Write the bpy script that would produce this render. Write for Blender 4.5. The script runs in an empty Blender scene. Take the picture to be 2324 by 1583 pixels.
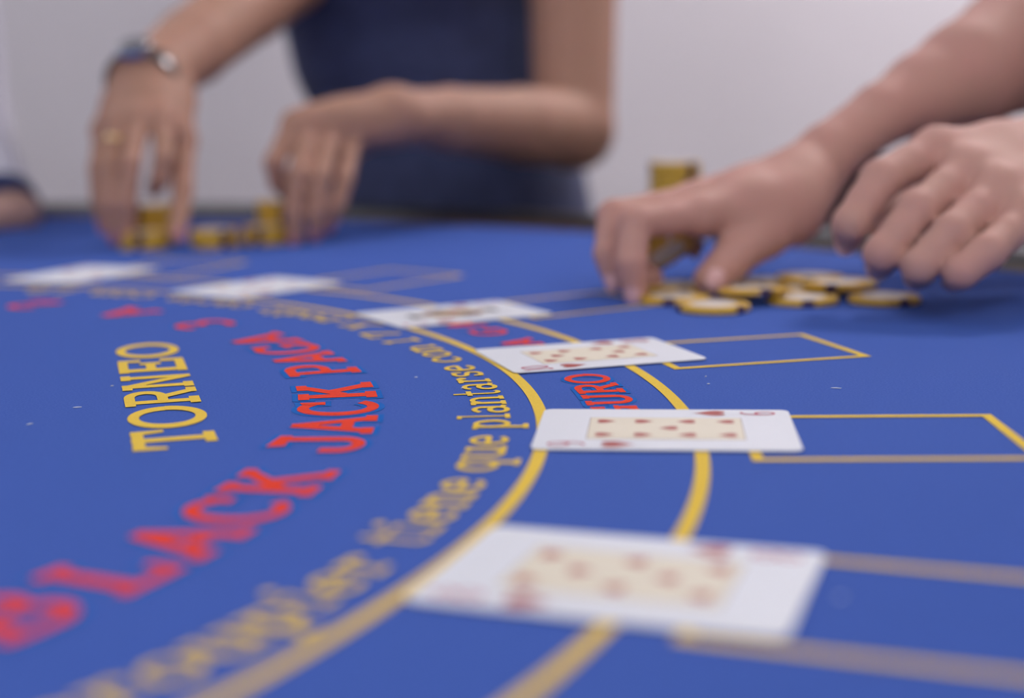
import bpy, bmesh, math, random
import numpy as np
from mathutils import Matrix, Vector

random.seed(7)
SC = bpy.context.scene
COL = SC.collection
PI = math.pi
TZ = 0.90                      # height of the felt above the floor

# ------------------------------------------------------------------ camera
F_PX, PITCH, ROLL, CAM_H = 3394.917, 0.166029, -0.016622, 0.113665
W_PX, H_PX = 2324, 1583
_c, _s = math.cos(PITCH), math.sin(PITCH)
_r0, FWD, _u0 = np.array([1, 0, 0.]), np.array([0, _c, -_s]), np.array([0, _s, _c])
RIGHT = math.cos(ROLL) * _r0 + math.sin(ROLL) * _u0
UP = -math.sin(ROLL) * _r0 + math.cos(ROLL) * _u0
CAM = np.array([0, 0, CAM_H + TZ])


def at(x, y, depth):
    """Point of the place that stands `depth` metres in front of the lens."""
    return CAM + depth * (FWD + (x - W_PX / 2) / F_PX * RIGHT - (y - H_PX / 2) / F_PX * UP)


cam_d = bpy.data.cameras.new('camera')
cam = bpy.data.objects.new('camera', cam_d)
COL.objects.link(cam)
M = Matrix.Identity(4)
for i in range(3):
    M[i][0], M[i][1], M[i][2], M[i][3] = RIGHT[i], UP[i], -FWD[i], CAM[i]
cam.matrix_world = M
cam_d.sensor_fit = 'HORIZONTAL'
cam_d.sensor_width = 36.0
cam_d.lens = F_PX / W_PX * 36.0
cam_d.clip_start = 0.01
cam_d.dof.use_dof = True
cam_d.dof.focus_distance = 0.585
cam_d.dof.aperture_fstop = 3.95
SC.camera = cam

# ------------------------------------------------------------------ world, exposure
world = bpy.data.worlds.new('room_world')
SC.world = world
world.use_nodes = True
world.node_tree.nodes['Background'].inputs[0].default_value = (0.55, 0.57, 0.62, 1)
world.node_tree.nodes['Background'].inputs[1].default_value = 0.12
SC.view_settings.view_transform = 'Standard'
SC.view_settings.look = 'None'
SC.view_settings.gamma = 1.0
SC.view_settings.use_curve_mapping = False
SC.view_settings.exposure = -0.12

# unseen square ceiling panels, front row and back pair added as fill (x, y, size x, size y, emission, colour)
PANELS = [(0.30, 0.90, 0.62, 0.62, 2.5, (1.0, 0.96, 0.95)),
          (-1.45, 0.60, 0.62, 0.62, 5.0, (0.92, 0.96, 1.0)),
          (1.85, 0.30, 0.62, 0.62, 6.5, (1.0, 0.95, 0.93)),
          (-1.45, -1.65, 0.62, 0.62, 21.0, (0.93, 0.97, 1.0)),  # front row: added behind the camera to fill the people with soft light
          (0.0, -1.65, 0.62, 0.62, 20.0, (0.95, 0.97, 1.0)),
          (1.45, -1.65, 0.62, 0.62, 18.0, (0.99, 0.97, 0.98)),
          (1.30, 2.52, 0.62, 0.62, 46.0, (1.0, 0.94, 0.95)),  # back pair: added to brighten the wall behind the players
          (-1.45, 2.68, 0.62, 0.62, 12.0, (0.93, 0.96, 1.0))]
CEIL = 2.75


# ------------------------------------------------------------------ materials
def srgb(r, g, b):
    def f(c):
        c /= 255.0
        return c / 12.92 if c <= 0.04045 else ((c + 0.055) / 1.055) ** 2.4
    return (f(r), f(g), f(b), 1.0)


def mat(name, col, rough=0.6, noise=0.0, nscale=40.0, bump=0.0, bscale=200.0, metal=0.0, sss=0.0,
        col2=None, sheen=0.0, emit=None, coat=0.0, bdist=0.001, spec=0.5):
    m = bpy.data.materials.new(name)
    m.use_nodes = True
    nt = m.node_tree
    b = nt.nodes['Principled BSDF']
    b.inputs['Base Color'].default_value = col
    b.inputs['Roughness'].default_value = rough
    b.inputs['Metallic'].default_value = metal
    b.inputs['Specular IOR Level'].default_value = spec
    if coat:
        b.inputs['Coat Weight'].default_value = coat
    if sheen:
        b.inputs['Sheen Weight'].default_value = sheen
    if sss:
        b.inputs['Subsurface Weight'].default_value = sss
        b.inputs['Subsurface Radius'].default_value = (0.010, 0.004, 0.002)
        b.inputs['Subsurface Scale'].default_value = 0.6
    if emit:
        b.inputs['Emission Color'].default_value = (*emit[0], 1)
        b.inputs['Emission Strength'].default_value = emit[1]
    if noise or bump:
        tc = nt.nodes.new('ShaderNodeTexCoord')
    if noise:
        n = nt.nodes.new('ShaderNodeTexNoise')
        n.inputs['Scale'].default_value = nscale
        n.inputs['Detail'].default_value = 3
        nt.links.new(tc.outputs['Object'], n.inputs['Vector'])
        r = nt.nodes.new('ShaderNodeMapRange')
        r.inputs['From Min'].default_value = 0.3
        r.inputs['From Max'].default_value = 0.7
        nt.links.new(n.outputs['Fac'], r.inputs['Value'])
        mx = nt.nodes.new('ShaderNodeMix')
        mx.data_type = 'RGBA'
        c2 = col2 if col2 else tuple(c * (1 - noise) for c in col[:3]) + (1,)
        mx.inputs['A'].default_value = col
        mx.inputs['B'].default_value = c2
        nt.links.new(r.outputs['Result'], mx.inputs['Factor'])
        nt.links.new(mx.outputs['Result'], b.inputs['Base Color'])
    if bump:
        n2 = nt.nodes.new('ShaderNodeTexNoise')
        n2.inputs['Scale'].default_value = bscale
        n2.inputs['Detail'].default_value = 2
        nt.links.new(tc.outputs['Object'], n2.inputs['Vector'])
        bp = nt.nodes.new('ShaderNodeBump')
        bp.inputs['Strength'].default_value = bump
        bp.inputs['Distance'].default_value = bdist
        nt.links.new(n2.outputs['Fac'], bp.inputs['Height'])
        nt.links.new(bp.outputs['Normal'], b.inputs['Normal'])
    return m


MAT = {
    'felt': mat('blue_felt', (0.040, 0.093, 0.385, 1), 0.95, noise=0.2, nscale=1100, bump=0.25, bscale=1500, bdist=0.0004,
                col2=(0.064, 0.126, 0.445, 1), spec=0.1),
    'halo': mat('bright_blue_dye', (0.012, 0.13, 0.50, 1), 0.95, noise=0.15, nscale=900, spec=0.1),
    'yellow': mat('yellow_print', (0.80, 0.55, 0.075, 1), 0.9, noise=0.12, nscale=1200, spec=0.15),
    'red': mat('red_print', (0.80, 0.055, 0.025, 1), 0.9, noise=0.18, nscale=1200, spec=0.15),
    'card': mat('card_white', (0.77, 0.79, 0.86, 1), 0.45, noise=0.03, nscale=900),
    'cream': mat('card_cream', (0.80, 0.73, 0.60, 1), 0.5, noise=0.04, nscale=900),
    'pip': mat('card_red', (0.42, 0.07, 0.06, 1), 0.5, noise=0.1, nscale=900),
    'index': mat('card_crimson', (0.52, 0.05, 0.13, 1), 0.5, noise=0.1, nscale=900),
    'olive': mat('card_olive', (0.40, 0.30, 0.05, 1), 0.5, noise=0.1, nscale=900),
    'cblack': mat('card_black', (0.04, 0.035, 0.035, 1), 0.5, noise=0.1, nscale=900),
    'cblue': mat('card_slate', (0.12, 0.15, 0.22, 1), 0.5, noise=0.1, nscale=900),
    'rule': mat('card_rule', (0.35, 0.27, 0.22, 1), 0.5, noise=0.05, nscale=900),
    'chip': mat('chip_yellow', (0.70, 0.42, 0.045, 1), 0.5, noise=0.12, nscale=300),
    'chip_p': mat('chip_purple', (0.055, 0.018, 0.07, 1), 0.5, noise=0.2, nscale=300),
    'chip_w': mat('chip_white', (0.72, 0.68, 0.66, 1), 0.45, noise=0.1, nscale=250),
    'leather': mat('black_leather', (0.012, 0.012, 0.014, 1), 0.42, noise=0.3, nscale=150, bump=0.15, bscale=400),
    'wood': mat('dark_wood', (0.10, 0.05, 0.035, 1), 0.45, noise=0.4, nscale=30),
    'skin_w': mat('tan_skin', (0.44, 0.245, 0.175, 1), 0.62, spec=0.3, noise=0.25, nscale=35, sss=0.12,
                  col2=(0.47, 0.25, 0.185, 1), bump=0.08, bscale=500),
    'skin_b': mat('pink_skin', (0.52, 0.295, 0.245, 1), 0.66, spec=0.25, noise=0.25, nscale=30, sss=0.12,
                  col2=(0.54, 0.282, 0.245, 1), bump=0.08, bscale=500),
    'skin_c': mat('pale_skin', (0.58, 0.36, 0.31, 1), 0.5, noise=0.15, nscale=30, sss=0.1),
    'nail': mat('nail', (0.72, 0.42, 0.42, 1), 0.22, noise=0.08, nscale=200),
    'nail_w': mat('nail_mauve', (0.50, 0.22, 0.26, 1), 0.25, noise=0.08, nscale=200),
    'dress': mat('navy_fabric', (0.050, 0.064, 0.165, 1), 0.85, noise=0.3, nscale=60, bump=0.15, bscale=700, sheen=0.15),
    'shirt': mat('lavender_cotton', (0.55, 0.54, 0.66, 1), 0.9, noise=0.1, nscale=60),
    'white_shirt': mat('white_cotton', (0.66, 0.65, 0.76, 1), 0.9, noise=0.08, nscale=60),
    'navy_band': mat('navy_cuff', (0.02, 0.035, 0.13, 1), 0.85, noise=0.2, nscale=60),
    'trousers': mat('dark_trousers', (0.02, 0.022, 0.03, 1), 0.9, noise=0.2, nscale=60),
    'hair_d': mat('brown_hair', (0.045, 0.025, 0.015, 1), 0.55, noise=0.4, nscale=80),
    'shoe': mat('black_shoe', (0.015, 0.015, 0.015, 1), 0.4, noise=0.2, nscale=50),
    'eye': mat('eye_white', (0.75, 0.73, 0.70, 1), 0.2, noise=0.03, nscale=50),
    'lip': mat('lip', (0.42, 0.13, 0.12, 1), 0.4, noise=0.1, nscale=80),
    'steel': mat('steel', (0.55, 0.55, 0.58, 1), 0.16, metal=1.0, noise=0.1, nscale=200),
    'strap': mat('watch_strap', (0.13, 0.125, 0.13, 1), 0.28, metal=0.9, noise=0.3, nscale=400),
    'dial': mat('watch_dial', (0.06, 0.06, 0.08, 1), 0.12, noise=0.1, nscale=200, coat=1.0),
    'gold': mat('gold', (1.0, 0.72, 0.38, 1), 0.22, metal=1.0, noise=0.05, nscale=200),
    'wall': mat('wall_paint', (0.78, 0.745, 0.80, 1), 0.85, noise=0.03, nscale=3, bump=0.05, bscale=200),
    'wall_w': mat('wall_paint_warm', (0.62, 0.58, 0.56, 1), 0.85, noise=0.04, nscale=3),
    'ceiling': mat('ceiling_paint', (0.72, 0.72, 0.72, 1), 0.9, noise=0.03, nscale=3),
    'floor': mat('dark_carpet', (0.09, 0.08, 0.09, 1), 0.95, noise=0.3, nscale=120),
    'base': mat('baseboard_paint', (0.5, 0.48, 0.48, 1), 0.5, noise=0.05, nscale=10),
    'frame': mat('lamp_frame', (0.7, 0.7, 0.7, 1), 0.5, noise=0.03, nscale=10),
    'lint': mat('lint', (0.6, 0.65, 0.8, 1), 0.9, noise=0.1, nscale=900),
}


# ------------------------------------------------------------------ object helpers
def tag(o, label=None, cat=None, group=None, kind=None):
    if label: o['label'] = label
    if cat: o['category'] = cat
    if group: o['group'] = group
    if kind: o['kind'] = kind
    return o


def empty(name, loc=(0, 0, 0), rot=(0, 0, 0)):
    o = bpy.data.objects.new(name, None)
    o.empty_display_size = 0.02
    COL.objects.link(o)
    o.location = loc
    o.rotation_euler = rot
    return o


def link(name, me, parent=None):
    o = bpy.data.objects.new(name, me)
    COL.objects.link(o)
    if parent is not None:
        o.parent = parent
    return o


def mesh(name, v, f, m, parent=None, smooth=False):
    me = bpy.data.meshes.new(name)
    me.from_pydata([tuple(map(float, p)) for p in v], [], f)
    me.update()
    if m: me.materials.append(MAT[m])
    if smooth:
        me.shade_smooth()
    return link(name, me, parent)


def bm_obj(name, bm, m, parent=None, smooth=False):
    me = bpy.data.meshes.new(name)
    bmesh.ops.recalc_face_normals(bm, faces=bm.faces)
    bm.to_mesh(me)
    bm.free()
    if m: me.materials.append(MAT[m])
    if smooth: me.shade_smooth()
    return link(name, me, parent)


def box(name, lo, hi, m, parent=None, bevel=0.0):
    bm = bmesh.new()
    bmesh.ops.create_cube(bm, size=1)
    for v in bm.verts:
        for i in range(3):
            v.co[i] = (lo[i] + hi[i]) / 2 + v.co[i] * (hi[i] - lo[i])
    if bevel:
        bmesh.ops.bevel(bm, geom=bm.edges[:], offset=bevel, segments=3, affect='EDGES')
    return bm_obj(name, bm, m, parent)


# ------------------------------------------------------------------ room
RX0, RX1, RY0, RY1 = -3.0, 3.2, -2.4, 3.1
tag(box('floor', (RX0, RY0, -0.06), (RX1, RY1, 0), 'floor'), 'dark carpet floor under the card table', kind='structure')
tag(box('ceiling', (RX0, RY0, CEIL), (RX1, RY1, CEIL + 0.06), 'ceiling'), 'plain white ceiling with square light panels', kind='structure')
tag(box('wall_back', (RX0, RY1, 0), (RX1, RY1 + 0.1, CEIL), 'wall'), 'plain pale grey wall behind the players', kind='structure')
tag(box('wall_front', (RX0, RY0 - 0.1, 0), (RX1, RY0, CEIL), 'wall_w'), 'plain pale wall opposite the players', kind='structure')
tag(box('wall_left', (RX0 - 0.1, RY0, 0), (RX0, RY1, CEIL), 'wall'), 'plain pale grey side wall on the dealer side', kind='structure')
tag(box('wall_right', (RX1, RY0, 0), (RX1 + 0.1, RY1, CEIL), 'wall_w'), 'plain warm pale side wall', kind='structure')
tag(box('baseboard_back', (RX0, RY1 - 0.015, 0), (RX1, RY1, 0.09), 'base'), 'low painted baseboard along the pale wall', kind='structure')
for (x, y, sx, sy, st, c) in PANELS:
    r = empty('unseen_light_panel', (x, y, CEIL))
    tag(r, 'unseen square flush ceiling panel with a thin frame, placed for its light', 'ceiling light', 'square panels in the ceiling')
    bm = bmesh.new()
    for (a, b, d, e) in ((-sx / 2 - .03, -sy / 2 - .03, sx / 2 + .03, -sy / 2), (-sx / 2 - .03, sy / 2, sx / 2 + .03, sy / 2 + .03),
                         (-sx / 2 - .03, -sy / 2, -sx / 2, sy / 2), (sx / 2, -sy / 2, sx / 2 + .03, sy / 2)):
        q = bmesh.ops.create_cube(bm, size=1)['verts']
        for v in q:
            v.co = ((a + d) / 2 + v.co.x * (d - a), (b + e) / 2 + v.co.y * (e - b), -0.012 + v.co.z * 0.024)
    bm_obj('lamp_frame', bm, 'frame', r)
    MAT['lamp'] = mat('lamp_glow', (0.8, 0.8, 0.8, 1), 0.5, emit=(c, st))
    box('diffuser', (-sx / 2, -sy / 2, -0.016), (sx / 2, sy / 2, -0.004), 'lamp', r)

# ------------------------------------------------------------------ the table
CX, CY = -0.4483, 0.5156            # centre of the printed arcs
R_IN, R_OUT = 0.4588, 0.5109
AXIS = math.radians(17.0)           # the layout is symmetric about this direction


def pol(r, deg):
    a = math.radians(deg)
    return (CX + r * math.cos(a), CY + r * math.sin(a))


def felt_r(phi):                    # felt edge as a function of the angle from the axis
    return 0.874 + 0.185 * (phi / 78.0) ** 2


outline = []
for i in range(-52, 53):
    phi = i * 2.0
    outline.append(pol(felt_r(phi), phi + 17.0))
p0, p1 = outline[-1], outline[0]
for i in range(1, 24):
    t = i / 24
    outline.append((p0[0] + (p1[0] - p0[0]) * t, p0[1] + (p1[1] - p0[1]) * t))
NO = len(outline)
onorm = []
for i in range(NO):
    a, b = outline[i - 1], outline[(i + 1) % NO]
    d = Vector((b[0] - a[0], b[1] - a[1])).normalized()
    onorm.append((d.y, -d.x))


def sweep(name, prof, m, parent, smooth=True):
    v, f = [], []
    k = len(prof)
    for (x, y), (nx, ny) in zip(outline, onorm):
        for (o, z) in prof:
            v.append((x + nx * o, y + ny * o, z))
    for i in range(NO):
        for j in range(k):
            a, b = i * k + j, i * k + (j + 1) % k
            c, d = ((i + 1) % NO) * k + (j + 1) % k, ((i + 1) % NO) * k + j
            f.append((a, d, c, b))
    o = mesh(name, v, f, m, parent, smooth)
    return o


table = tag(empty('blackjack_table', (0, 0, 0)), 'blackjack table with printed blue felt and black padded rim', 'table')
v = [(x, y, TZ) for x, y in outline] + [(x, y, TZ - 0.03) for x, y in outline]
f = [tuple(range(NO)), tuple(range(2 * NO - 1, NO - 1, -1))] + [(i, i + NO, (i + 1) % NO + NO, (i + 1) % NO) for i in range(NO)]
felt = mesh('felt_top', v, f, 'felt', table)
sweep('wood_trim', [(-0.001, TZ - 0.03), (-0.001, TZ + 0.003), (0.004, TZ + 0.004), (0.008, TZ + 0.003), (0.008, TZ - 0.03)], 'wood', table)
sweep('padded_rim', [(0.008, TZ - 0.05), (0.008, TZ + 0.001), (0.014, TZ + 0.007), (0.03, TZ + 0.0105), (0.05, TZ + 0.011), (0.07, TZ + 0.009),
                     (0.088, TZ + 0.003), (0.097, TZ - 0.010), (0.10, TZ - 0.03), (0.095, TZ - 0.05)], 'leather', table)
sweep('apron', [(-0.08, TZ - 0.14), (-0.08, TZ - 0.03), (-0.055, TZ - 0.03), (-0.055, TZ - 0.14)], 'wood', table, False)
tcx, tcy = pol(0.30, 17)
for sgn in (-1, 1):
    bm = bmesh.new()
    px, py = tcx - sgn * 0.55 * math.sin(AXIS), tcy + sgn * 0.55 * math.cos(AXIS)
    prof = [(0.26, 0), (0.26, 0.03), (0.12, 0.06), (0.07, 0.12), (0.06, 0.5), (0.08, TZ - 0.10), (0.2, TZ - 0.03)]
    prev = None
    for (r, z) in prof:
        ring = [bm.verts.new((px + r * math.cos(a * PI / 16), py + r * math.sin(a * PI / 16), z)) for a in range(32)]
        if prev:
            for a in range(32):
                bm.faces.new((prev[a], prev[(a + 1) % 32], ring[(a + 1) % 32], ring[a]))
        else:
            bm.faces.new(ring)
        prev = ring
    bm.faces.new(prev)
    bm_obj('pedestal', bm, 'wood', table, True)


# ---- printed lines
def ring_band(name, rad, w, a0, a1, m, z):
    n = 220
    v, f = [], []
    for i in range(n + 1):
        a = a0 + (a1 - a0) * i / n
        v.append((*pol(rad - w / 2, a), z))
        v.append((*pol(rad + w / 2, a), z))
    for i in range(n):
        f.append((2 * i, 2 * i + 1, 2 * i + 3, 2 * i + 2))
    return mesh(name, v, f, m, felt)


ZP = TZ + 0.0003
ring_band('printed_arc', R_IN, 0.0046, -72, 106, 'yellow', ZP)
ring_band('printed_arc', R_OUT, 0.0046, -72, 106, 'yellow', ZP)


def bet_box(ac, wid=0.0675, r0=0.5255, r1=0.6170, w=0.0038):
    c, s = math.cos(math.radians(ac)), math.sin(math.radians(ac))

    def P(u, v):
        return (CX + u * c - v * s, CY + u * s + v * c, ZP)
    h = wid / 2
    o = [P(r0, -h), P(r1, -h), P(r1, h), P(r0, h)]
    i = [P(r0 + w, -h + w), P(r1 - w, -h + w), P(r1 - w, h - w), P(r0 + w, h - w)]
    f = [(k, (k + 1) % 4, 4 + (k + 1) % 4, 4 + k) for k in range(4)]
    return mesh('betting_box', o + i, f, 'yellow', felt)


for ac in (-38.0, -20.35, -2.75, 14.9, 32.7, 50.5, 68.3):
    bet_box(ac)

# ---- lettering: strokes drawn with an elliptical pen plus slab serifs


def ell(cx, cy, rx, ry, a0, a1, n=22):
    return [(cx + rx * math.cos(math.radians(a0 + (a1 - a0) * i / n)), cy + ry * math.sin(math.radians(a0 + (a1 - a0) * i / n))) for i in range(n + 1)]


def slab(x, y, w=0.40, h=0.14):
    return ('p', [(x - w / 2, y), (x + w / 2, y), (x + w / 2, y + h), (x - w / 2, y + h)])


def S(*pts):
    return ('s', list(pts))


G = {
    'A': [S((.5, .97), (.14, .05)), S((.5, .97), (.86, .05)), S((.27, .33), (.73, .33)), slab(.14, 0, .34), slab(.86, 0, .34)],
    'B': [S((.22, 0), (.22, 1)), ('s', [(.2, .93), (.5, .93)] + ell(.55, .73, .25, .2, 90, -90) + [(.2, .53)]),
          ('s', [(.2, .53), (.55, .53)] + ell(.58, .30, .29, .23, 90, -90) + [(.2, .07)]), slab(.2, 0, .4), slab(.2, .86, .4)],
    'C': [('s', ell(.52, .5, .41, .43, 48, 318, 34)), ('p', [(.72, .66), (.92, .66), (.92, .98), (.78, .95)])],
    'E': [S((.24, 0), (.24, 1)), S((.1, .93), (.9, .93)), S((.1, .07), (.9, .07)), S((.24, .52), (.66, .52)),
          ('p', [(.80, .66), (.95, .66), (.95, 1), (.80, 1)]), ('p', [(.80, 0), (.97, 0), (.97, .36), (.80, .36)]), ('p', [(.6, .36), (.74, .36), (.74, .68), (.6, .68)])],
    'G': [('s', ell(.50, .5, .40, .43, 48, 330, 34)), ('p', [(.72, .68), (.90, .68), (.90, .98), (.76, .95)]), S((.83, .03), (.83, .42)), slab(.80, .38, .42, .11)],
    'J': [('s', [(.72, .98), (.72, .35)] + ell(.42, .30, .30, .23, 0, -180, 16) + [(.12, .46)]), ('p', [(.34, .88), (.9, .88), (.9, 1.02), (.28, 1.08)])],
    'K': [S((.2, 0), (.2, 1)), S((.84, .93), (.26, .42)), S((.46, .60), (.84, .05)), slab(.2, 0, .38), slab(.2, .86, .38), slab(.8, .86, .34), slab(.82, 0, .36)],
    'L': [S((.3, 0), (.3, 1)), S((.1, .07), (.92, .07)), slab(.3, .86, .44), ('p', [(.78, 0), (.94, 0), (.94, .38), (.80, .38)])],
    'N': [S((.17, 0), (.17, 1)), S((.83, 0), (.83, 1)), S((.17, .97), (.83, .03)), slab(.18, 0, .36), slab(.12, .86, .36), slab(.83, .86, .34)],
    'O': [('s', ell(.5, .5, .41, .43, 0, 360, 40))],
    'P': [S((.25, 0), (.25, 1)), ('s', [(.2, .93), (.5, .93)] + ell(.55, .69, .30, .24, 90, -90) + [(.2, .45)]), slab(.27, 0, .46), slab(.2, .86, .4)],
    'R': [S((.22, 0), (.22, 1)), ('s', [(.2, .93), (.5, .93)] + ell(.54, .71, .28, .22, 90, -90) + [(.2, .49)]), S((.5, .5), (.84, .05)), slab(.22, 0, .40),
          slab(.2, .86, .4), slab(.86, 0, .3)],
    'S': [('s', ell(.5, .72, .32, .21, 30, 270, 18) + ell(.5, .29, .34, .22, 90, -150, 18)), ('p', [(.70, .7), (.86, .7), (.86, 1), (.74, .96)]), ('p', [(.14, 0), (.28, .05), (.28, .32), (.14, .32)])],
    'T': [S((.5, 0), (.5, 1)), S((.08, .92), (.92, .92)), ('p', [(.02, .60), (.13, .60), (.24, 1.0), (.04, 1.0)]), ('p', [(.87, .60), (.98, .60), (.96, 1.0), (.76, 1.0)]), slab(.5, 0, .5)],
    'U': [('s', [(.2, 1), (.2, .33)] + ell(.5, .33, .30, .26, 180, 360, 18) + [(.8, 1)]), slab(.2, .86, .4), slab(.8, .86, .36)],
    '1': [S((.5, 0), (.5, 1)), S((.5, .95), (.22, .80)), slab(.5, 0, .62)],
    '2': [('s', ell(.5, .70, .33, .25, 165, -20, 16) + [(.60, .42), (.16, .08)]), S((.12, .08), (.9, .08)), ('p', [(.76, 0), (.92, 0), (.94, .3), (.82, .3)])],
    '3': [('s', ell(.46, .72, .32, .22, 150, -90, 16) + ell(.46, .29, .36, .22, 90, -160, 18))],
    '4': [S((.66, 0), (.66, 1)), S((.66, .98), (.1, .30), (.95, .30))],
    '5': [('s', [(.82, .94), (.24, .94), (.22, .58)] + ell(.48, .32, .34, .25, 120, -160, 16))],
    '6': [('s', ell(.5, .29, .35, .24, 0, 360, 26)), ('s', ell(.62, .32, .46, .62, 180, 100, 14))],
    '7': [S((.1, .92), (.88, .92), (.42, 0)), ('p', [(.06, .66), (.18, .66), (.18, 1), (.06, 1)])],
    '8': [('s', ell(.5, .73, .28, .21, 0, 360, 26)), ('s', ell(.5, .28, .34, .23, 0, 360, 26))],
    '9': [('s', ell(.5, .70, .34, .25, 0, 360, 26)), ('s', [(.84, .70)] + ell(.44, .55, .40, .49, 0, -110, 16))],
    # lower case: 0..1 is the x height
    'a': [('s', ell(.45, .70, .30, .24, 160, 0, 12) + [(.75, .16), (.96, .08)]), ('s', ell(.42, .28, .30, .24, 20, 340, 22))],
    'c': [('s', ell(.52, .5, .38, .42, 45, 318, 28)), ('p', [(.68, .62), (.92, .62), (.92, .84), (.68, .84)])],
    'd': [('s', ell(.42, .48, .30, .41, 0, 360, 28)), S((.76, 0), (.76, 1.42)), slab(.66, 1.32, .34, .12), slab(.84, 0, .34, .14)],
    'e': [('s', [(.16, .52), (.86, .52)] + ell(.5, .5, .37, .42, 8, 318, 30))],
    'i': [S((.5, 0), (.5, .98)), slab(.5, 0, .9, .14), slab(.34, .86, .6, .14), ('p', ell(.5, 1.32, .26, .14, 0, 360, 14)[:-1])],
    'l': [S((.5, 0), (.5, 1.42)), slab(.5, 0, .9, .14), slab(.34, 1.30, .6, .13)],
    'n': [S((.2, 0), (.2, .98)), ('s', [(.2, .70)] + ell(.52, .64, .27, .28, 150, 0, 12) + [(.79, 0)]), slab(.2, 0, .42), slab(.13, .86, .34), slab(.8, 0, .40)],
    'o': [('s', ell(.5, .5, .38, .42, 0, 360, 34))],
    'p': [S((.22, -.42), (.22, .98)), ('s', ell(.52, .5, .32, .42, 0, 360, 30)), slab(.24, -.46, .46, .14), slab(.14, .86, .36)],
    'q': [S((.80, -.42), (.80, .98)), ('s', ell(.48, .5, .32, .42, 0, 360, 30)), slab(.80, -.46, .46, .14)],
    'r': [S((.3, 0), (.3, .98)), ('s', [(.3, .62)] + ell(.66, .66, .32, .26, 165, 60, 10)), slab(.33, 0, .56), slab(.2, .86, .4), ('p', ell(.82, .80, .16, .13, 0, 360, 12)[:-1])],
    's': [('s', ell(.5, .71, .30, .20, 40, 270, 16) + ell(.5, .29, .32, .22, 90, -150, 16)), ('p', [(.68, .64), (.86, .64), (.86, .98), (.72, .94)]), ('p', [(.14, .02), (.28, .06), (.28, .34), (.14, .34)])],
    't': [('s', [(.42, 1.38), (.42, .28)] + ell(.68, .26, .26, .20, 180, 320, 10)), S((.05, .92), (.9, .92))],
    'u': [('s', [(.2, .98), (.2, .32)] + ell(.48, .32, .28, .26, 180, 350, 12)), S((.78, 0), (.78, .98)), slab(.14, .86, .36), slab(.72, .86, .36), slab(.85, 0, .34)],
    'y': [S((.18, .98), (.52, .08)), ('s', [(.84, .98), (.42, -.30), (.14, -.40)]), slab(.2, .86, .42), slab(.82, .86, .38)],
}


def glyph_geo(ch, tx, ty, grow=(0, 0)):
    """polygons (unit box) of a glyph, pen tx wide and ty high."""
    polys = []
    tx, ty = tx + 2 * grow[0], ty + 2 * grow[1]
    for kind, pts in G[ch]:
        if kind == 'p':
            cx = sum(p[0] for p in pts) / len(pts)
            cy = sum(p[1] for p in pts) / len(pts)
            polys.append([(x + math.copysign(grow[0], x - cx), y + math.copysign(grow[1], y - cy)) for x, y in pts])
            continue
        # refine long segments
        q = [pts[0]]
        for a, b in zip(pts, pts[1:]):
            n = max(1, int(math.hypot(b[0] - a[0], b[1] - a[1]) / 0.13))
            for i in range(1, n + 1):
                q.append((a[0] + (b[0] - a[0]) * i / n, a[1] + (b[1] - a[1]) * i / n))
        L, R = [], []
        closed = math.hypot(q[0][0] - q[-1][0], q[0][1] - q[-1][1]) < 1e-6
        for i in range(len(q)):
            a = q[i - 1] if i else (q[-2] if closed else q[0])
            b = q[i + 1] if i < len(q) - 1 else (q[1] if closed else q[-1])
            dx, dy = b[0] - a[0], b[1] - a[1]
            l = math.hypot(dx, dy) or 1
            nx, ny = -dy / l, dx / l
            L.append((q[i][0] + nx * tx / 2, q[i][1] + ny * ty / 2))
            R.append((q[i][0] - nx * tx / 2, q[i][1] - ny * ty / 2))
        for i in range(len(q) - 1):
            polys.append([R[i], R[i + 1], L[i + 1], L[i]])
    return polys


def glyphs_mesh(name, items, mapper, m, parent, z):
    """items: (char, u0, width, tx, ty, grow); mapper(u, v) -> x, y with u along the text, v up the letter (0..1)."""
    v, f = [], []
    lay = 0
    for (ch, u0, w, tx, ty, grow) in items:
        lay = 0
        for poly in glyph_geo(ch, tx, ty, grow):
            b = len(v)
            pts = [mapper(u0 + x * w, y) for x, y in poly]
            area = sum(pts[i - 1][0] * pts[i][1] - pts[i][0] * pts[i - 1][1] for i in range(len(pts)))
            if area < 0:
                pts = pts[::-1]
            lay += 1
            v += [(x, y, z + lay * 2.5e-6) for x, y in pts]
            f.append(tuple(range(b, b + len(pts))))
    return mesh(name, v, f, m, parent)


def arc_word(name, text, spans, r_base, h, m, tx, ty, halo=0.0):
    """text on an arc, every letter between two angles; letter tops point to the dealer."""
    def mp(a, vv):
        return pol(r_base - vv * h, a)
    it = []
    for ch, (a0, a1) in zip(text, spans):
        it.append((ch, a0, a1 - a0, tx, ty, (0, 0)))
    if halo:
        gi = [(ch, a, w, tx, ty, (halo / (math.radians(w) * r_base), halo / h)) for (ch, a, w, _, _, _) in it]
        glyphs_mesh('dye_edge', gi, mp, 'halo', felt, ZP - 0.00018)
    return glyphs_mesh(name, it, mp, m, felt, ZP)


def spread(a0, a1, widths, gap):
    tot = sum(widths) + gap * (len(widths) - 1)
    k = (a1 - a0) / tot
    out, a = [], a0
    for w in widths:
        out.append((a, a + w * k))
        a += (w + gap) * k
    return out


# TORNEO in a straight line
d0 = Vector((-0.275, 0.961)).normalized()
n0 = Vector((-d0.y, d0.x))
base0 = Vector((-0.0985, 0.4905))


def torneo(u, vv):
    p = base0 + d0 * u + n0 * (vv * 0.0285)
    return (p.x, p.y)


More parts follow.
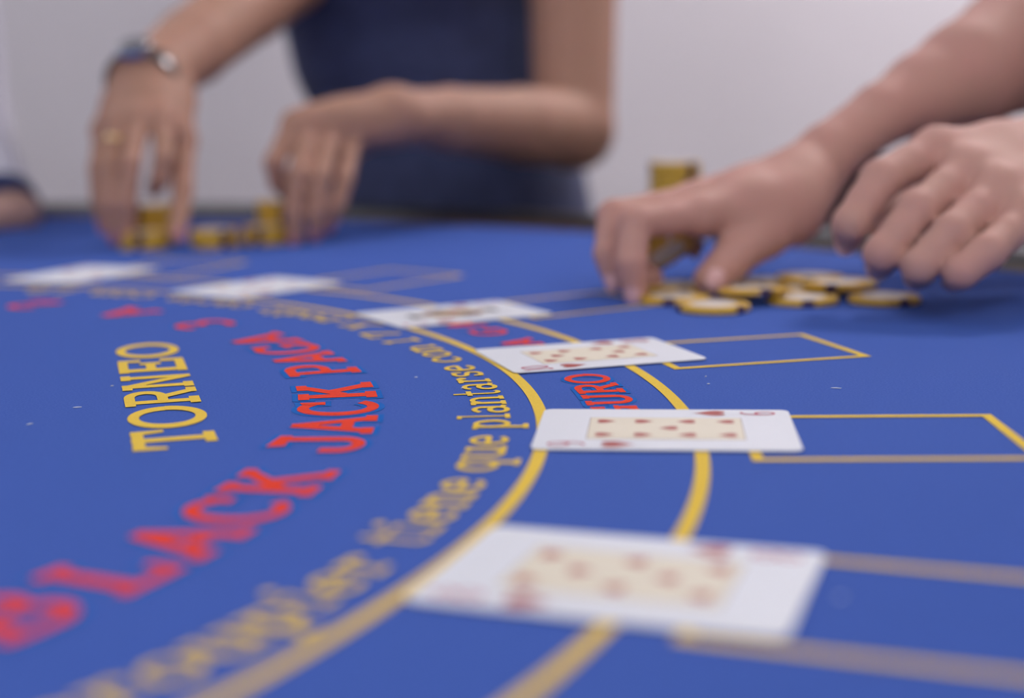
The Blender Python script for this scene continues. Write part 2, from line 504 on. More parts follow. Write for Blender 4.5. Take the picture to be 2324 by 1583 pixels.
tn = [('T', 0.0, .0325), ('O', .0346, .0395), ('R', .0775, .033), ('N', .1135, .031), ('E', .1485, .038), ('O', .1900, .0425)]
glyphs_mesh('printed_word', [(c, u, w, 0.19, 0.145, (0, 0)) for c, u, w in tn], torneo, 'yellow', felt, ZP)

RB, HB = 0.3995, 0.0305
arc_word('printed_word', 'BLACK', [(-31.8, -27.9), (-27.0, -23.0), (-22.4, -18.4), (-18.0, -13.9), (-13.4, -9.0)], RB, HB, 'red', 0.22, 0.145, 0.0022)
arc_word('printed_word', 'JACK', [(-5.6, -1.5), (-1.4, 2.7), (3.0, 7.2), (7.7, 12.4)], RB, HB, 'red', 0.22, 0.145, 0.0022)
arc_word('printed_word', 'PAGA', [(15.6, 19.7), (20.0, 24.2), (24.5, 28.8), (29.2, 34.0)], RB, HB, 'red', 0.22, 0.145, 0.0022)
arc_word('printed_word', '3', [(39.4, 43.4)], RB, HB, 'red', 0.24, 0.16, 0.0022)
arc_word('printed_word', 'A', [(50.2, 54.4)], RB, HB, 'red', 0.24, 0.16, 0.0022)
arc_word('printed_word', '2', [(61.5, 65.4)], RB, HB, 'red', 0.24, 0.16, 0.0022)
RS, HS = 0.4955, 0.0185
arc_word('printed_word', 'SEGURO', [(-3.9, -1.8), (-1.4, 0.8), (1.2, 3.5), (3.7, 6.1), (6.3, 8.7), (8.8, 11.2)], RS, HS, 'red', 0.22, 0.15, 0.0016)
arc_word('printed_word', 'PAGA', [(17.0, 19.2), (20.5, 22.8), (24.9, 27.2), (28.2, 30.5)], RS, HS, 'red', 0.24, 0.16, 0.0016)
for ch_, sp_ in zip('2', [(32.6, 34.8)]):
    arc_word('printed_word', ch_, [sp_], RS, HS, 'red', 0.24, 0.16, 0.0016)
LW = {'i': .6, 'l': .6, 't': .75, 'r': .85, 'a': 1, 'c': .95, 'e': 1, 'n': 1.12, 'o': 1.02, 'p': 1.08, 'q': 1.08, 's': .9, 'u': 1.12, 'y': 1.1, 'd': 1.08, 'E': 1.15}
RY_, HY_ = 0.4475, 0.0135


def yword(text, a0, a1):
    arc_word('printed_word', text, spread(a0, a1, [LW.get(c, 1) for c in text], .09), RY_, HY_, 'yellow', 0.20, 0.155)


def ydigit(text, spans):
    arc_word('printed_word', text, spans, RY_, HY_ * 1.38, 'yellow', 0.20, 0.12)


yword('croupier', -35.6, -20.3)
yword('tiene', -18.8, -9.8)
yword('que', -8.7, -2.1)
yword('plantarse', -0.8, 15.9)
yword('con', 17.0, 23.3)
ydigit('17', [(24.7, 26.6), (27.4, 30.0)])
yword('y', 32.0, 34.3)
yword('pedir', 36.2, 45.2)
yword('carta', 47.0, 56.2)
yword('con', 58.0, 64.4)
ydigit('16', [(66.0, 67.9), (68.6, 71.0)])

# lint on the felt
for k, (x, y, a, l) in enumerate([(-0.164, 0.602, .4, .0016), (-0.166, 0.559, .2, .004), (0.126, 0.572, -.3, .005), (0.079, 0.601, 1.2, .0022),
                                  (0.074, 0.327, .5, .003), (-0.02, 0.585, .9, .002), (-0.04, 0.61, .2, .0016), (0.078, 0.585, .1, .0015), (-.175, .53, .8, .003)]):
    bm = bmesh.new()
    q = bmesh.ops.create_icosphere(bm, subdivisions=1, radius=1)['verts']
    for w in q:
        w.co = (w.co.x * l / 2, w.co.y * 0.0003, w.co.z * 0.0003)
    o = bm_obj('lint', bm, 'lint')
    o.location = (x, y, TZ + 0.0003)
    o.rotation_euler = (0, 0, a)
    tag(o, 'tiny pale speck of lint lying on the blue felt', 'lint', 'specks of lint on the felt')

# ------------------------------------------------------------------ playing cards
CW_, CL_ = 0.063, 0.088
ZC = 0.0004


def rounded(w, h, r, n=6):
    pts = []
    for (cx, cy, a0) in ((w / 2 - r, h / 2 - r, 0), (-w / 2 + r, h / 2 - r, 90), (-w / 2 + r, -h / 2 + r, 180), (w / 2 - r, -h / 2 + r, 270)):
        pts += [(cx + r * math.cos(math.radians(a0 + 90 * i / n)), cy + r * math.sin(math.radians(a0 + 90 * i / n))) for i in range(n + 1)]
    return pts


def flat(name, pts, z, m, parent):
    return mesh(name, [(x, y, z) for x, y in pts], [tuple(range(len(pts)))], m, parent)


def heart_pts(cx, cy, w, h, up=1):
    pts = []
    for i in range(28):
        t = 2 * PI * i / 28
        x = 16 * math.sin(t) ** 3
        y = 13 * math.cos(t) - 5 * math.cos(2 * t) - 2 * math.cos(3 * t) - math.cos(4 * t)
        pts.append((cx + up * x / 32 * w, cy + up * (y + 2.5) / 29 * h))
    return pts[::-1]


PIPS = {'9': [(-1, 1.0), (1, 1.0), (-1, .36), (1, .36), (0, -.04), (-1, -.34), (1, -.34), (-1, -1.0), (1, -1.0)],
        '8': [(-1, 1.0), (1, 1.0), (-1, 0), (1, 0), (0, .5), (0, -.5), (-1, -1.0), (1, -1.0)],
        '10': [(-1, 1.0), (1, 1.0), (-1, .34), (1, .34), (0, .68), (0, -.68), (-1, -.34), (1, -.34), (-1, -1.0), (1, -1.0)],
        '5': [(-1, .9), (1, .9), (0, 0), (-1, -.9), (1, -.9)], '2': [(0, .7), (0, -.7)]}


def card(rank, x, y, ang, label, z=0.0):
    """card lying on the felt; local Y is the card's up direction."""
    r = empty('playing_card', (x, y, TZ + 0.0006 + z), (0, 0, ang + PI / 2))   # up = -u
    tag(r, label, 'playing card', 'cards dealt around the layout')
    pts = rounded(CW_, CL_, 0.0035)
    n = len(pts)
    mesh('card_stock', [(a, b, ZC) for a, b in pts] + [(a, b, 0) for a, b in pts],
         [tuple(range(n)), tuple(range(2 * n - 1, n - 1, -1))] + [(i, i + n, (i + 1) % n + n, (i + 1) % n) for i in range(n)], 'card', r)
    pw, ph = 0.0335, 0.0525
    flat('panel_rule', rounded(pw + .0006, ph + .0006, .0004, 2), ZC + 0.00004, 'rule', r)
    flat('centre_panel', rounded(pw, ph, .0003, 2), ZC + 0.00008, 'cream' if rank in ('8', '9', '10') else 'card', r)
    if rank in PIPS:
        for (a, b) in PIPS[rank]:
            flat('pip', heart_pts(a * 0.0105, b * 0.0205, 0.0058, 0.0070, 1 if b > 0 or rank == '5' and b == 0 else -1), ZC + 0.00012, 'pip', r)
    else:                                     # a court figure, mirrored about the middle
        for sg in (1, -1):
            def q(pl):
                return [(sg * a, sg * b) for a, b in pl]
            flat('figure_robe', q([(-.014, .0005), (.014, .0005), (.010, .013), (.004, .015), (-.006, .014)]), ZC + 0.00011, 'olive', r)
            flat('figure_sash', q([(-.013, .001), (-.004, .001), (.011, .012), (.006, .0135)]), ZC + 0.00013, 'pip', r)
            flat('figure_sleeve', q([(.006, .001), (.015, .001), (.013, .010), (.008, .011)]), ZC + 0.00014, 'cblue', r)
            flat('figure_head', [(sg * (.0045 * math.cos(t * PI / 8)), sg * (.0185 + .005 * math.sin(t * PI / 8))) for t in range(16)], ZC + 0.00015, 'rule', r)
            flat('figure_cap', q([(-.007, .0215), (.007, .0215), (.006, .0255), (-.006, .0255)]), ZC + 0.00017, 'cblack', r)
    # corner indices
    for sg in (1, -1):
        ix, iy = -0.0248, 0.0262

        def mp(u, vv, sg=sg):
            return (sg * (ix + u), sg * (iy + vv * 0.0130))
        if rank == '10':
            items = [('1', -.0052, .0034, .2, .07, (0, 0)), ('0', -.0016, .0062, .17, .09, (0, 0))]
        elif rank == 'J':
            items = [('J', -.0032, .0064, .18, .09, (0, 0))]
        else:
            items = [(rank, -.0035, .0070, .15, .08, (0, 0))]
        items = [(('O' if c == '0' else c), u, w, a, b, g) for c, u, w, a, b, g in items]
        glyphs_mesh('rank_index', items, mp, 'index', r, ZC + 0.00010)
        flat('suit_index', heart_pts(sg * ix, sg * (iy - 0.0108), 0.0085, 0.0118, sg), ZC + 0.00010, 'pip', r)
    return r


card('9', 0.0523, 0.5023, -0.1016, 'nine of hearts playing card, face up, crossing the yellow arcs')
card('8', 0.0256, 0.3434, -0.338, 'eight of hearts playing card lying face up on the felt')
card('10', 0.0338, 0.6559, 0.3032, 'ten of hearts playing card lying face up past the word SEGURO')
card('J', -0.0312, 0.791, 0.4936, 'court card with an olive and yellow figure lying face up')
card('5', -0.157, 0.920, 0.905, 'red pip card next to the court card')
card('2', -0.2905, 1.010, 1.17, 'pale card with few red pips beside the stacks of chips')

# ------------------------------------------------------------------ casino chips
CR, CT = 0.0195, 0.0033


def chip_meshes():
    out = {}
    n = 40
    prof = [(0, 0), (CR - .0005, 0), (CR, .0005), (CR, CT - .0005), (CR - .0005, CT), (0.0128, CT), (0.0126, CT - .0002), (0, CT - .0002)]
    v, f = [], []
    for (r, z) in prof:
        for i in range(n):
            a = 2 * PI * i / n
            v.append((r * math.cos(a), r * math.sin(a), z))
    for j in range(len(prof) - 1):
        for i in range(n):
            f.append((j * n + i, j * n + (i + 1) % n, (j + 1) * n + (i + 1) % n, (j + 1) * n + i))
    me = bpy.data.meshes.new('chip_body')
    me.from_pydata(v, [], f)
    me.materials.append(MAT['chip'])
    out['body'] = me

    def ring(z0, z1, r):
        v = [(r * math.cos(2 * PI * i / n), r * math.sin(2 * PI * i / n), z) for z in (z0, z1) for i in range(n)]
        f = [tuple(range(n))[::-1], tuple(range(n, 2 * n))] + [(i, (i + 1) % n, (i + 1) % n + n, i + n) for i in range(n)]
        return v, f
    v, f = ring(CT - .0003, CT + .0001, .0125)
    v2, f2_ = ring(-.0001, .0002, .0125)
    f = f + [tuple(i + len(v) for i in q) for q in f2_]
    v = v + v2
    me = bpy.data.meshes.new('inlay')
    me.from_pydata(v, [], f)
    me.materials.append(MAT['chip_w'])
    out['inlay'] = me

    def spot(half, r_in, e, m):
        pr = [(r_in, -e), (CR - .0003, -e), (CR + e, .0005), (CR + e, CT - .0005), (CR - .0003, CT + e), (r_in, CT + e)]
        v, f = [], []
        k = len(pr)
        for s in range(5):
            a = math.radians(-half + 2 * half * s / 4)
            for (r, z) in pr:
                v.append((r * math.cos(a), r * math.sin(a), z))
        for s in range(4):
            for j in range(k - 1):
                f.append((s * k + j, (s + 1) * k + j, (s + 1) * k + j + 1, s * k + j + 1))
        me = bpy.data.meshes.new('edge_spot')
        me.from_pydata(v, [], f)
        me.materials.append(MAT[m])
        return me
    out['spot'] = spot(10, .0162, .00006, 'chip_p')
    out['wspot'] = spot(6, .0150, .00009, 'chip_w')
    return out


CM = chip_meshes()


def chip(loc, rot, label, group):
    r = empty('casino_chip', loc, rot)
    tag(r, label, 'casino chip', group)
    link('chip_body', CM['body'], r)
    link('inlay', CM['inlay'], r)
    for k in range(3):
        o = link('edge_spot', CM['spot'], r)
        o.rotation_euler = (0, 0, k * PI * 2 / 3)
    o = link('edge_insert', CM['wspot'], r)
    o.rotation_euler = (0, 0, PI / 3)
    return r


PT = CT + 0.00022          # pitch of chips in a stack


def label_mid(t):
    return 'mustard yellow chip below the top of %s' % t


def chip_stack(x, y, n, label, group, spin=0.0, jit=0.0007, lean=(0, 0), spinj=0.12):
    for k in range(n):
        lb = 'topmost chip of %s' % label if k == n - 1 else label_mid(label)
        chip((x + random.uniform(-jit, jit) + lean[0] * k, y + random.uniform(-jit, jit) + lean[1] * k, TZ + 0.0004 + k * PT),
             (0, 0, spin + random.uniform(-spinj, spinj)), lb, group)


# loose pile under the hands: x, y, level, spin, tilt x, tilt y
PILE = [(.0905, .830, 0, .3, 0, 0), (.1080, .792, 0, 1.25, 0, 0), (.1340, .822, 1.05, .75, -.07, .05), (.128, .862, 0, 2.1, 0, 0),
        (.1600, .815, 0, .5, 0, 0), (.1770, .880, 1.0, 2.4, .03, 0), (.1850, .843, 1.05, .15, -.03, .02), (.2040, .812, 0, .9, 0, 0),
        (.1515, .890, 0, .2, 0, 0), (.1720, .858, 0, 1.0, 0, 0), (.0985, .876, 0, .6, 0, 0), (.1975, .880, 0, 1.7, 0, 0)]
PILE_LB = {0: 'yellow chip lying flat at the index fingertip', 2: 'tilted yellow chip propped on its neighbours in the loose pile',
           5: 'yellow chip lying highest at the back of the loose pile', 6: 'yellow chip overlapping the outlying chip of the loose pile',
           7: 'outlying yellow chip at the far end of the loose pile', 10: 'yellow chip in the shade behind the thumb tip'}
for i, (x, y, l, sp, tx, ty) in enumerate(PILE):
    chip((x, y, TZ + 0.0004 + l * (CT + .0007)), (tx, ty, sp),
         PILE_LB.get(i, 'mustard yellow chip partly covered by others in the loose pile'), 'loose chips spilled on the felt')

chip_stack(.1270, 1.152, 18, 'the tall stack behind the hand holding chips', 'chips of the tall stack', spin=-1.02, jit=.0005)
chip_stack(-.2905, 1.190, 4, 'the low stack between thumb and ringed fingers', 'chips of the low stack in the hand wearing the ring', spin=.5)
chip_stack(-.2975, 1.236, 9, 'the taller stack touching the ringed hand', 'chips of the taller stack in the hand wearing the ring', spin=.2)
chip_stack(-.2360, 1.197, 4, 'the low stack halfway between the two hands', 'chips of the low stack between the hands', spin=1.1)
chip_stack(-.1990, 1.222, 4, 'the low stack beside the ringless fingertips', 'chips of the low stack at the fingertips', spin=.3)
chip_stack(-.1930, 1.263, 9, 'the taller stack behind the ringless fingers', 'chips of the stack behind the fingertips', spin=.9)

#PEOPLE
# ------------------------------------------------------------------ people: smooth distance fields turned into one skin each
def A(*p):
    return np.array(p, float)


def TZv(x, y, z):
    return A(x, y, z + TZ)


class Field:
    """signed distance samples on a grid; round cones are blended into it."""

    def __init__(self, lo, hi, h):
        self.h = h
        self.lo = np.asarray(lo, float)
        self.n = np.ceil((np.asarray(hi) - self.lo) / h).astype(int) + 1
        self.g = np.full(self.n, 0.5, np.float32)

    def window(self, lo, hi):
        a = np.clip(np.floor((np.asarray(lo) - self.lo) / self.h).astype(int), 0, self.n)
        b = np.clip(np.ceil((np.asarray(hi) - self.lo) / self.h).astype(int) + 1, 0, self.n)
        return a, b

    def coords(self, a, b):
        ax = [(self.lo[i] + self.h * np.arange(a[i], b[i])).astype(np.float32) for i in range(3)]
        return ax[0][:, None, None], ax[1][None, :, None], ax[2][None, None, :]

    def dist(self, prim, a, b):
        x, y, z = self.coords(a, b)
        p, q, r1, r2, fl = prim
        d = q - p
        if fl is not None:                      # flattened along a direction
            n, s = fl
            n = np.asarray(n, float) / np.linalg.norm(n)
            X, Y, Z = x - p[0], y - p[1], z - p[2]
            e = X * n[0] + Y * n[1] + Z * n[2]
            k = (1 / s - 1)
            X, Y, Z = X + e * k * n[0], Y + e * k * n[1], Z + e * k * n[2]
            d = d + (d @ n) * k * n
            L = max(d @ d, 1e-12)
            t = np.clip((X * d[0] + Y * d[1] + Z * d[2]) / L, 0, 1)
            D = np.sqrt((X - t * d[0]) ** 2 + (Y - t * d[1]) ** 2 + (Z - t * d[2]) ** 2) - (r1 + (r2 - r1) * t)
            return D * (0.5 + 0.5 * s)
        X, Y, Z = x - p[0], y - p[1], z - p[2]
        L = max(d @ d, 1e-12)
        t = np.clip((X * d[0] + Y * d[1] + Z * d[2]) / L, 0, 1)
        return np.sqrt((X - t * d[0]) ** 2 + (Y - t * d[1]) ** 2 + (Z - t * d[2]) ** 2) - (r1 + (r2 - r1) * t)

    def bounds(self, prim, pad):
        p, q, r1, r2, _ = prim
        r = max(r1, r2) + pad
        return np.minimum(p, q) - r, np.maximum(p, q) + r

    def add(self, prims, k):
        for pr in prims:
            a, b = self.window(*self.bounds(pr, k * 1.5 + 3 * self.h))
            if np.any(b - a < 1): continue
            sl = tuple(slice(a[i], b[i]) for i in range(3))
            self.g[sl] = smin(self.g[sl], self.dist(pr, a, b), k)

    def add_fingers(self, fingers, k_in, k_web, k_each):
        base = self.g.copy()
        for ch in fingers:
            bb = [self.bounds(pr, k_web * 1.5 + 3 * self.h) for pr in ch]
            lo = np.min([x[0] for x in bb], 0)
            hi = np.max([x[1] for x in bb], 0)
            a, b = self.window(lo, hi)
            if np.any(b - a < 1): continue
            sl = tuple(slice(a[i], b[i]) for i in range(3))
            F = np.full(b - a, 0.5, np.float32)
            for pr in ch:
                F = smin(F, self.dist(pr, a, b), k_in)
            F = smin(base[sl], F, k_web)
            self.g[sl] = smin(self.g[sl], F, k_each)

    def cut(self, fn):
        x, y, z = self.coords([0, 0, 0], self.n)
        self.g = np.maximum(self.g, fn(x, y, z).astype(np.float32))

    def surface(self):
        g = self.g
        g[0], g[-1], g[:, 0], g[:, -1], g[:, :, 0], g[:, :, -1] = (np.maximum(q, 0.01) for q in (g[0], g[-1], g[:, 0], g[:, -1], g[:, :, 0], g[:, :, -1]))
        s = g < 0
        cnt = np.zeros(np.array(g.shape) - 1, np.uint8)
        for i in (0, 1):
            for j in (0, 1):
                for k in (0, 1):
                    cnt += s[i:s.shape[0] - 1 + i, j:s.shape[1] - 1 + j, k:s.shape[2] - 1 + k]
        mixed = (cnt > 0) & (cnt < 8)
        C = np.argwhere(mixed)
        idx = np.full(mixed.shape, -1, np.int32)
        idx[mixed] = np.arange(len(C))
        corners = np.array([(i, j, k) for i in (0, 1) for j in (0, 1) for k in (0, 1)])
        val = np.stack([g[C[:, 0] + c[0], C[:, 1] + c[1], C[:, 2] + c[2]] for c in corners], 1)
        acc = np.zeros((len(C), 3))
        num = np.zeros(len(C))
        for i in range(8):
            for j in range(i + 1, 8):
                if np.abs(corners[i] - corners[j]).sum() != 1: continue
                a, b = val[:, i], val[:, j]
                m = (a < 0) != (b < 0)
                t = np.where(m, a / np.where(m, a - b, 1), 0)
                pt = corners[i] + t[:, None] * (corners[j] - corners[i])
                acc += pt * m[:, None]
                num += m
        V = self.lo + self.h * (C + acc / num[:, None])
        faces = []
        for ax in range(3):
            o1, o2 = (ax + 1) % 3, (ax + 2) % 3
            sl0 = [slice(None)] * 3
            sl1 = [slice(None)] * 3
            sl0[ax] = slice(0, -1)
            sl1[ax] = slice(1, None)
            e = s[tuple(sl0)] != s[tuple(sl1)]
            E = np.argwhere(e)
            E = E[(E[:, o1] > 0) & (E[:, o2] > 0) & (E[:, o1] < g.shape[o1] - 1) & (E[:, o2] < g.shape[o2] - 1)]
            neg = s[E[:, 0], E[:, 1], E[:, 2]]
            q = []
            for (d1, d2) in ((-1, -1), (0, -1), (0, 0), (-1, 0)):
                P = E.copy()
                P[:, o1] += d1
                P[:, o2] += d2
                q.append(idx[P[:, 0], P[:, 1], P[:, 2]])
            Q = np.stack(q, 1)
            Q[~neg] = Q[~neg][:, ::-1]
            faces.append(Q)
        Fc = np.concatenate(faces)
        # light smoothing along the quads
        for _ in range(2):
            sm = np.zeros_like(V)
            ct = np.zeros(len(V))
            for i in range(4):
                np.add.at(sm, Fc[:, i], V[Fc[:, (i + 1) % 4]])
                np.add.at(ct, Fc[:, i], 1)
            V = 0.5 * V + 0.5 * sm / ct[:, None]
        return V, Fc


def smin(a, b, k):
    h = np.maximum(k - np.abs(a - b), 0) / k
    return np.minimum(a, b) - h * h * k * 0.25


def skin_mesh(name, pieces, m, parent):
    V = np.concatenate([p[0] for p in pieces])
    off, Fs = 0, []
    for v, f in pieces:
        Fs.append(f + off)
        off += len(v)
    Fc = np.concatenate(Fs)
    me = bpy.data.meshes.new(name)
    me.vertices.add(len(V))
    me.vertices.foreach_set('co', V.astype(np.float32).ravel())
    me.loops.add(Fc.size)
    me.loops.foreach_set('vertex_index', Fc.astype(np.int32).ravel())
    me.polygons.add(len(Fc))
    me.polygons.foreach_set('loop_start', np.arange(0, Fc.size, 4, dtype=np.int32))
    me.polygons.foreach_set('loop_total', np.full(len(Fc), 4, np.int32))
    me.update(calc_edges=True)
    me.validate()
    me.materials.append(MAT[m])
    me.shade_smooth()
    return link(name, me, parent)


def C(p, q, r1, r2, fl=None):
    return (np.asarray(p, float), np.asarray(q, float), r1, r2, fl)


def finger(j, r):
    """chain of round cones knuckle .. tip; joints a little thicker than the bones between them."""
    out = []
    for i in range(len(j) - 1):
        m = (j[i] + j[i + 1]) / 2
        w = (r[i] + r[i + 1]) / 2 * 0.95
        out += [C(j[i], m, r[i], w), C(m, j[i + 1], w, r[i + 1])]
    return out


def nail(j, r, m, parent, back=None):
    p, d, t = j[-3], j[-2], j[-1]
    ax = (t - d) / np.linalg.norm(t - d)
    if back is None:
        back = d - (p + t) / 2
    back = back - (back @ ax) * ax
    back /= np.linalg.norm(back)
    side = np.cross(ax, back)
    c = t + back * r * 0.50 + ax * r * 0.15
    bm = bmesh.new()
    q = bmesh.ops.create_uvsphere(bm, u_segments=14, v_segments=8, radius=1)['verts']
    for w in q:
        k = 1 - 0.35 * w.co.y ** 2
        P = c + ax * (w.co.x * r * 0.95) + side * (w.co.y * r * 0.74) + back * (w.co.z * r * 0.16 + (k - 1) * r * 0.75 + r * 0.40)
        w.co = Vector(P)
    return bm_obj('fingernail', bm, m, parent, True)


def hand(fld, wrist, dig, rad, thumb, trad, palm_n, wrist_r, pr=0.0115, kp=0.014):
    """dig: four lists of knuckle..tip points, thumb: base, knuckle, joint, tip."""
    pal = []
    for i, d in enumerate(dig):
        w = wrist + (d[0] - np.mean([e[0] for e in dig], 0)) * 0.42
        mid = (w + d[0]) / 2
        pal += [C(w, mid, wrist_r * 0.82, pr * 1.05), C(mid, d[0], pr * 1.05, pr * 0.92)]
    pal += [C(thumb[0], thumb[1], trad[0], trad[1]), C(wrist, thumb[0], wrist_r * 0.8, trad[0]),
            C(thumb[0], (thumb[1] + dig[0][0]) / 2, trad[0] * .8, pr * .55)]
    fld.add(pal, kp)
    fg = [finger(d, r) for d, r in zip(dig, rad)]
    fg.append(finger(thumb[1:], trad[1:]))
    return fg


def px(*l):
    return [at(*q) for q in l]


def head_pieces(c, face, h=0.005):
    """simple head: skull, jaw, nose, ears, brow, lips; `face` is the direction it looks."""
    fx = np.array([face[0], face[1], 0.0])
    fx /= np.linalg.norm(fx)
    sx = np.array([-fx[1], fx[0], 0])
    up = np.array([0, 0, 1.])

    def P(f_, s_, u_):
        return c + fx * f_ + sx * s_ + up * u_
    f = Field(c - A(.17, .17, .30), c + 0.17, h)
    f.add([C(P(-.02, 0, .03), P(.01, 0, .03), .088, .082), C(P(.02, 0, -.03), P(.035, 0, -.085), .062, .036),
           C(P(.055, 0, -.06), P(.05, 0, -.08), .035, .03)], .03)
    f.add([C(P(.080, 0, .014), P(.091, 0, -.026), .008, .0115), C(P(.072, -.032, .027), P(.072, .032, .027), .012, .012),
           C(P(.080, -.016, -.058), P(.080, .016, -.058), .007, .007),
           C(P(-.005, .079, .015), P(-.01, .083, -.025), .014, .009), C(P(-.005, -.079, .015), P(-.01, -.083, -.025), .014, .009)], .012)
    return f, P


def face_parts(P, parent, lip='lip', hair='hair_d', long=False):
    for s in (-1, 1):
        bm = bmesh.new()
        bmesh.ops.create_uvsphere(bm, u_segments=16, v_segments=10, radius=0.0125)
        o = bm_obj('eye', bm, 'eye', parent, True)
        o.location = Vector(P(.0715, s * .030, .006))
        bm = bmesh.new()
        bmesh.ops.create_uvsphere(bm, u_segments=12, v_segments=8, radius=0.006)
        o2 = bm_obj('iris', bm, 'hair_d', parent, True)
        o2.location = Vector(P(.0805, s * .030, .006))
    c = P(0, 0, 0)
    fl_ = Field(P(.08, 0, -.058) - .04, P(.08, 0, -.058) + .04, .0025)
    fl_.add([C(P(.0865, -.018, -.0555), P(.0895, .0, -.054), .003, .0045), C(P(.0865, .018, -.0555), P(.0895, .0, -.054), .003, .0045),
             C(P(.0855, -.015, -.0625), P(.0885, .0, -.064), .003, .005), C(P(.0855, .015, -.0625), P(.0885, .0, -.064), .003, .005)], .002)
    skin_mesh('lips', [fl_.surface()], lip, parent)
    f = Field(c - (.19, .19, .36 if long else .19), c + .19, .007)
    pr = [C(P(-.028, 0, .045), P(-.01, 0, .045), .093, .093)]
    if long:
        pr += [C(P(-.05, s * .05, .02), P(-.07, s * .06, -.22), .06, .045) for s in (-1, 0, 1)]
    f.add(pr, .03)
    hit = P(.055, 0, .06)
    fx = P(1, 0, 0) - P(0, 0, 0)

    def cutter(x, y, z):
        return ((x - hit[0]) * fx[0] + (y - hit[1]) * fx[1]) * 0.8 - (z - hit[2]) * 0.6
    f.cut(cutter)
    skin_mesh('hair', [f.surface()], hair, parent)


# ---------------------------------------------------------------- woman in the navy dress, on the far side of the table
woman = tag(empty('person', (-0.08, 1.70, 0)), 'person in a sleeveless navy dress standing behind the rim handling chips', 'person')
# her left hand (no ring) and arm
wl_wrist = at(893, 262, 1.285)
wl = [px((668, 280, 1.225), (622, 368, 1.205), (632, 415, 1.215), (650, 436, 1.235)),
      px((710, 272, 1.235), (676, 395, 1.200), (668, 482, 1.200), (670, 538, 1.206)),
      px((757, 282, 1.245), (728, 402, 1.205), (720, 480, 1.205), (715, 525, 1.212)),
      px((803, 305, 1.255), (782, 405, 1.220), (765, 465, 1.215), (748, 508, 1.222))]
wl_r = [(.0092, .0084, .0078, .0068), (.0095, .0086, .0080, .0070), (.0092, .0084, .0078, .0068), (.0085, .0076, .0070, .0062)]
wl_t = px((815, 300, 1.30), (735, 380, 1.285), (690, 450, 1.272), (672, 500, 1.262))
wl_tr = (.015, .0115, .0098, .0082)
wl_elbow = at(1302, 294, 1.50)
wl_sh = TZv(0.073, 1.63, 0.375)
# her right hand (watch, ring) and arm
wr_wrist = at(334, 182, 1.262)
wr = [px((368, 268, 1.215), (372, 360, 1.190), (362, 408, 1.192), (352, 425, 1.210)),
      px((318, 268, 1.210), (296, 372, 1.178), (288, 462, 1.176), (288, 528, 1.184)),
      px((270, 276, 1.215), (250, 375, 1.185), (250, 462, 1.182), (262, 532, 1.190)),
      px((236, 296, 1.228), (222, 385, 1.205), (226, 455, 1.202), (238, 512, 1.206))]
wr_r = [(.0092, .0084, .0078, .0068), (.0095, .0086, .0080, .0070), (.0092, .0084, .0078, .0068), (.0085, .0076, .0070, .0062)]
wr_t = px((398, 225, 1.262), (416, 318, 1.235), (415, 430, 1.205), (401, 535, 1.185))
wr_tr = (.0135, .0105, .0088, .0074)
wr_elbow = at(655, -62, 1.50)
wr_sh = TZv(-0.315, 1.655, 0.400)
fw = Field((-0.46, 1.13, TZ - 0.012), (0.18, 1.86, TZ + 0.50), 0.0025)


def arm(wrist, elbow, sh, rw, rf, re, ru, rs, fl=None):
    d = elbow - wrist
    return [C(wrist, wrist + d * .28, rw, (rw + rf) / 2, fl), C(wrist + d * .28, wrist + d * .68, (rw + rf) / 2, rf),
            C(wrist + d * .68, elbow, rf, re), C(elbow, elbow + (sh - elbow) * .5, re, ru), C(elbow + (sh - elbow) * .5, sh, ru, rs)]


fw.add(arm(wl_wrist, wl_elbow, wl_sh, .0220, .0355, .0400, .0450, .047), .006)
fw.add(arm(wr_wrist, wr_elbow, wr_sh, .0290, .0375, .0395, .0425, .046), .006)
tor = [(-.105, 1.675, .36, .105, .118), (-.106, 1.668, .24, .122, .128), (-.074, 1.668, .12, .108, .108), (-.062, 1.672, 0.0, .118, .118)]
flt = ((0, 1, 0), 0.66)
tp = [TZv(x, y, z) for x, y, z, _, _ in tor]
fw.add([C(tp[i], tp[i + 1], tor[i][3], tor[i + 1][3], flt) for i in range(3)], .05)
fw.add([C(TZv(-.12, 1.68, .44), TZv(.05, 1.66, .40), .05, .05), C(TZv(-.12, 1.68, .44), TZv(-.29, 1.66, .41), .05, .05)], .05)
fg = hand(fw, wl_wrist, wl, wl_r, wl_t, wl_tr, None, .0225) + hand(fw, wr_wrist, wr, wr_r, wr_t, wr_tr, None, .0245)
fw.add_fingers(fg, .003, .008, .0010)
pieces = [fw.surface()]
hw, Pw = head_pieces(TZv(-.125, 1.62, .70), (0.0, -1.0))
hw.add([C(TZv(-.12, 1.68, .44), TZv(-.125, 1.645, .64), .055, .047)], .03)
pieces.append(hw.surface())
f2 = Field((-.36, 1.5, 0.0), (.26, 1.86, TZ + .02), .007)
for s in (-1, 1):
    f2.add([C(A(-.06 + s * .07, 1.68, .82), A(-.06 + s * .08, 1.67, .48), .070, .052), C(A(-.06 + s * .08, 1.67, .48), A(-.06 + s * .095, 1.70, .09), .052, .038),
            C(A(-.06 + s * .095, 1.70, .05), A(-.06 + s * .11, 1.57, .03), .034, .026)], .03)
pieces.append(f2.surface())
skin_mesh('body', pieces, 'skin_w', woman)
face_parts(Pw, woman, long=True)
for j, r in zip(wl, wl_r): nail(j, r[-1], 'nail_w', woman)
for j, r in zip(wr, wr_r): nail(j, r[-1], 'nail_w', woman)
nail(wr_t, wr_tr[-1], 'nail_w', woman, back=A(.6, -.6, .3))
nail(wl_t, wl_tr[-1], 'nail_w', woman, back=A(-.6, -.6, .3))
fd = Field((-.36, 1.48, .40), (.26, 1.9, TZ + .48), .004)
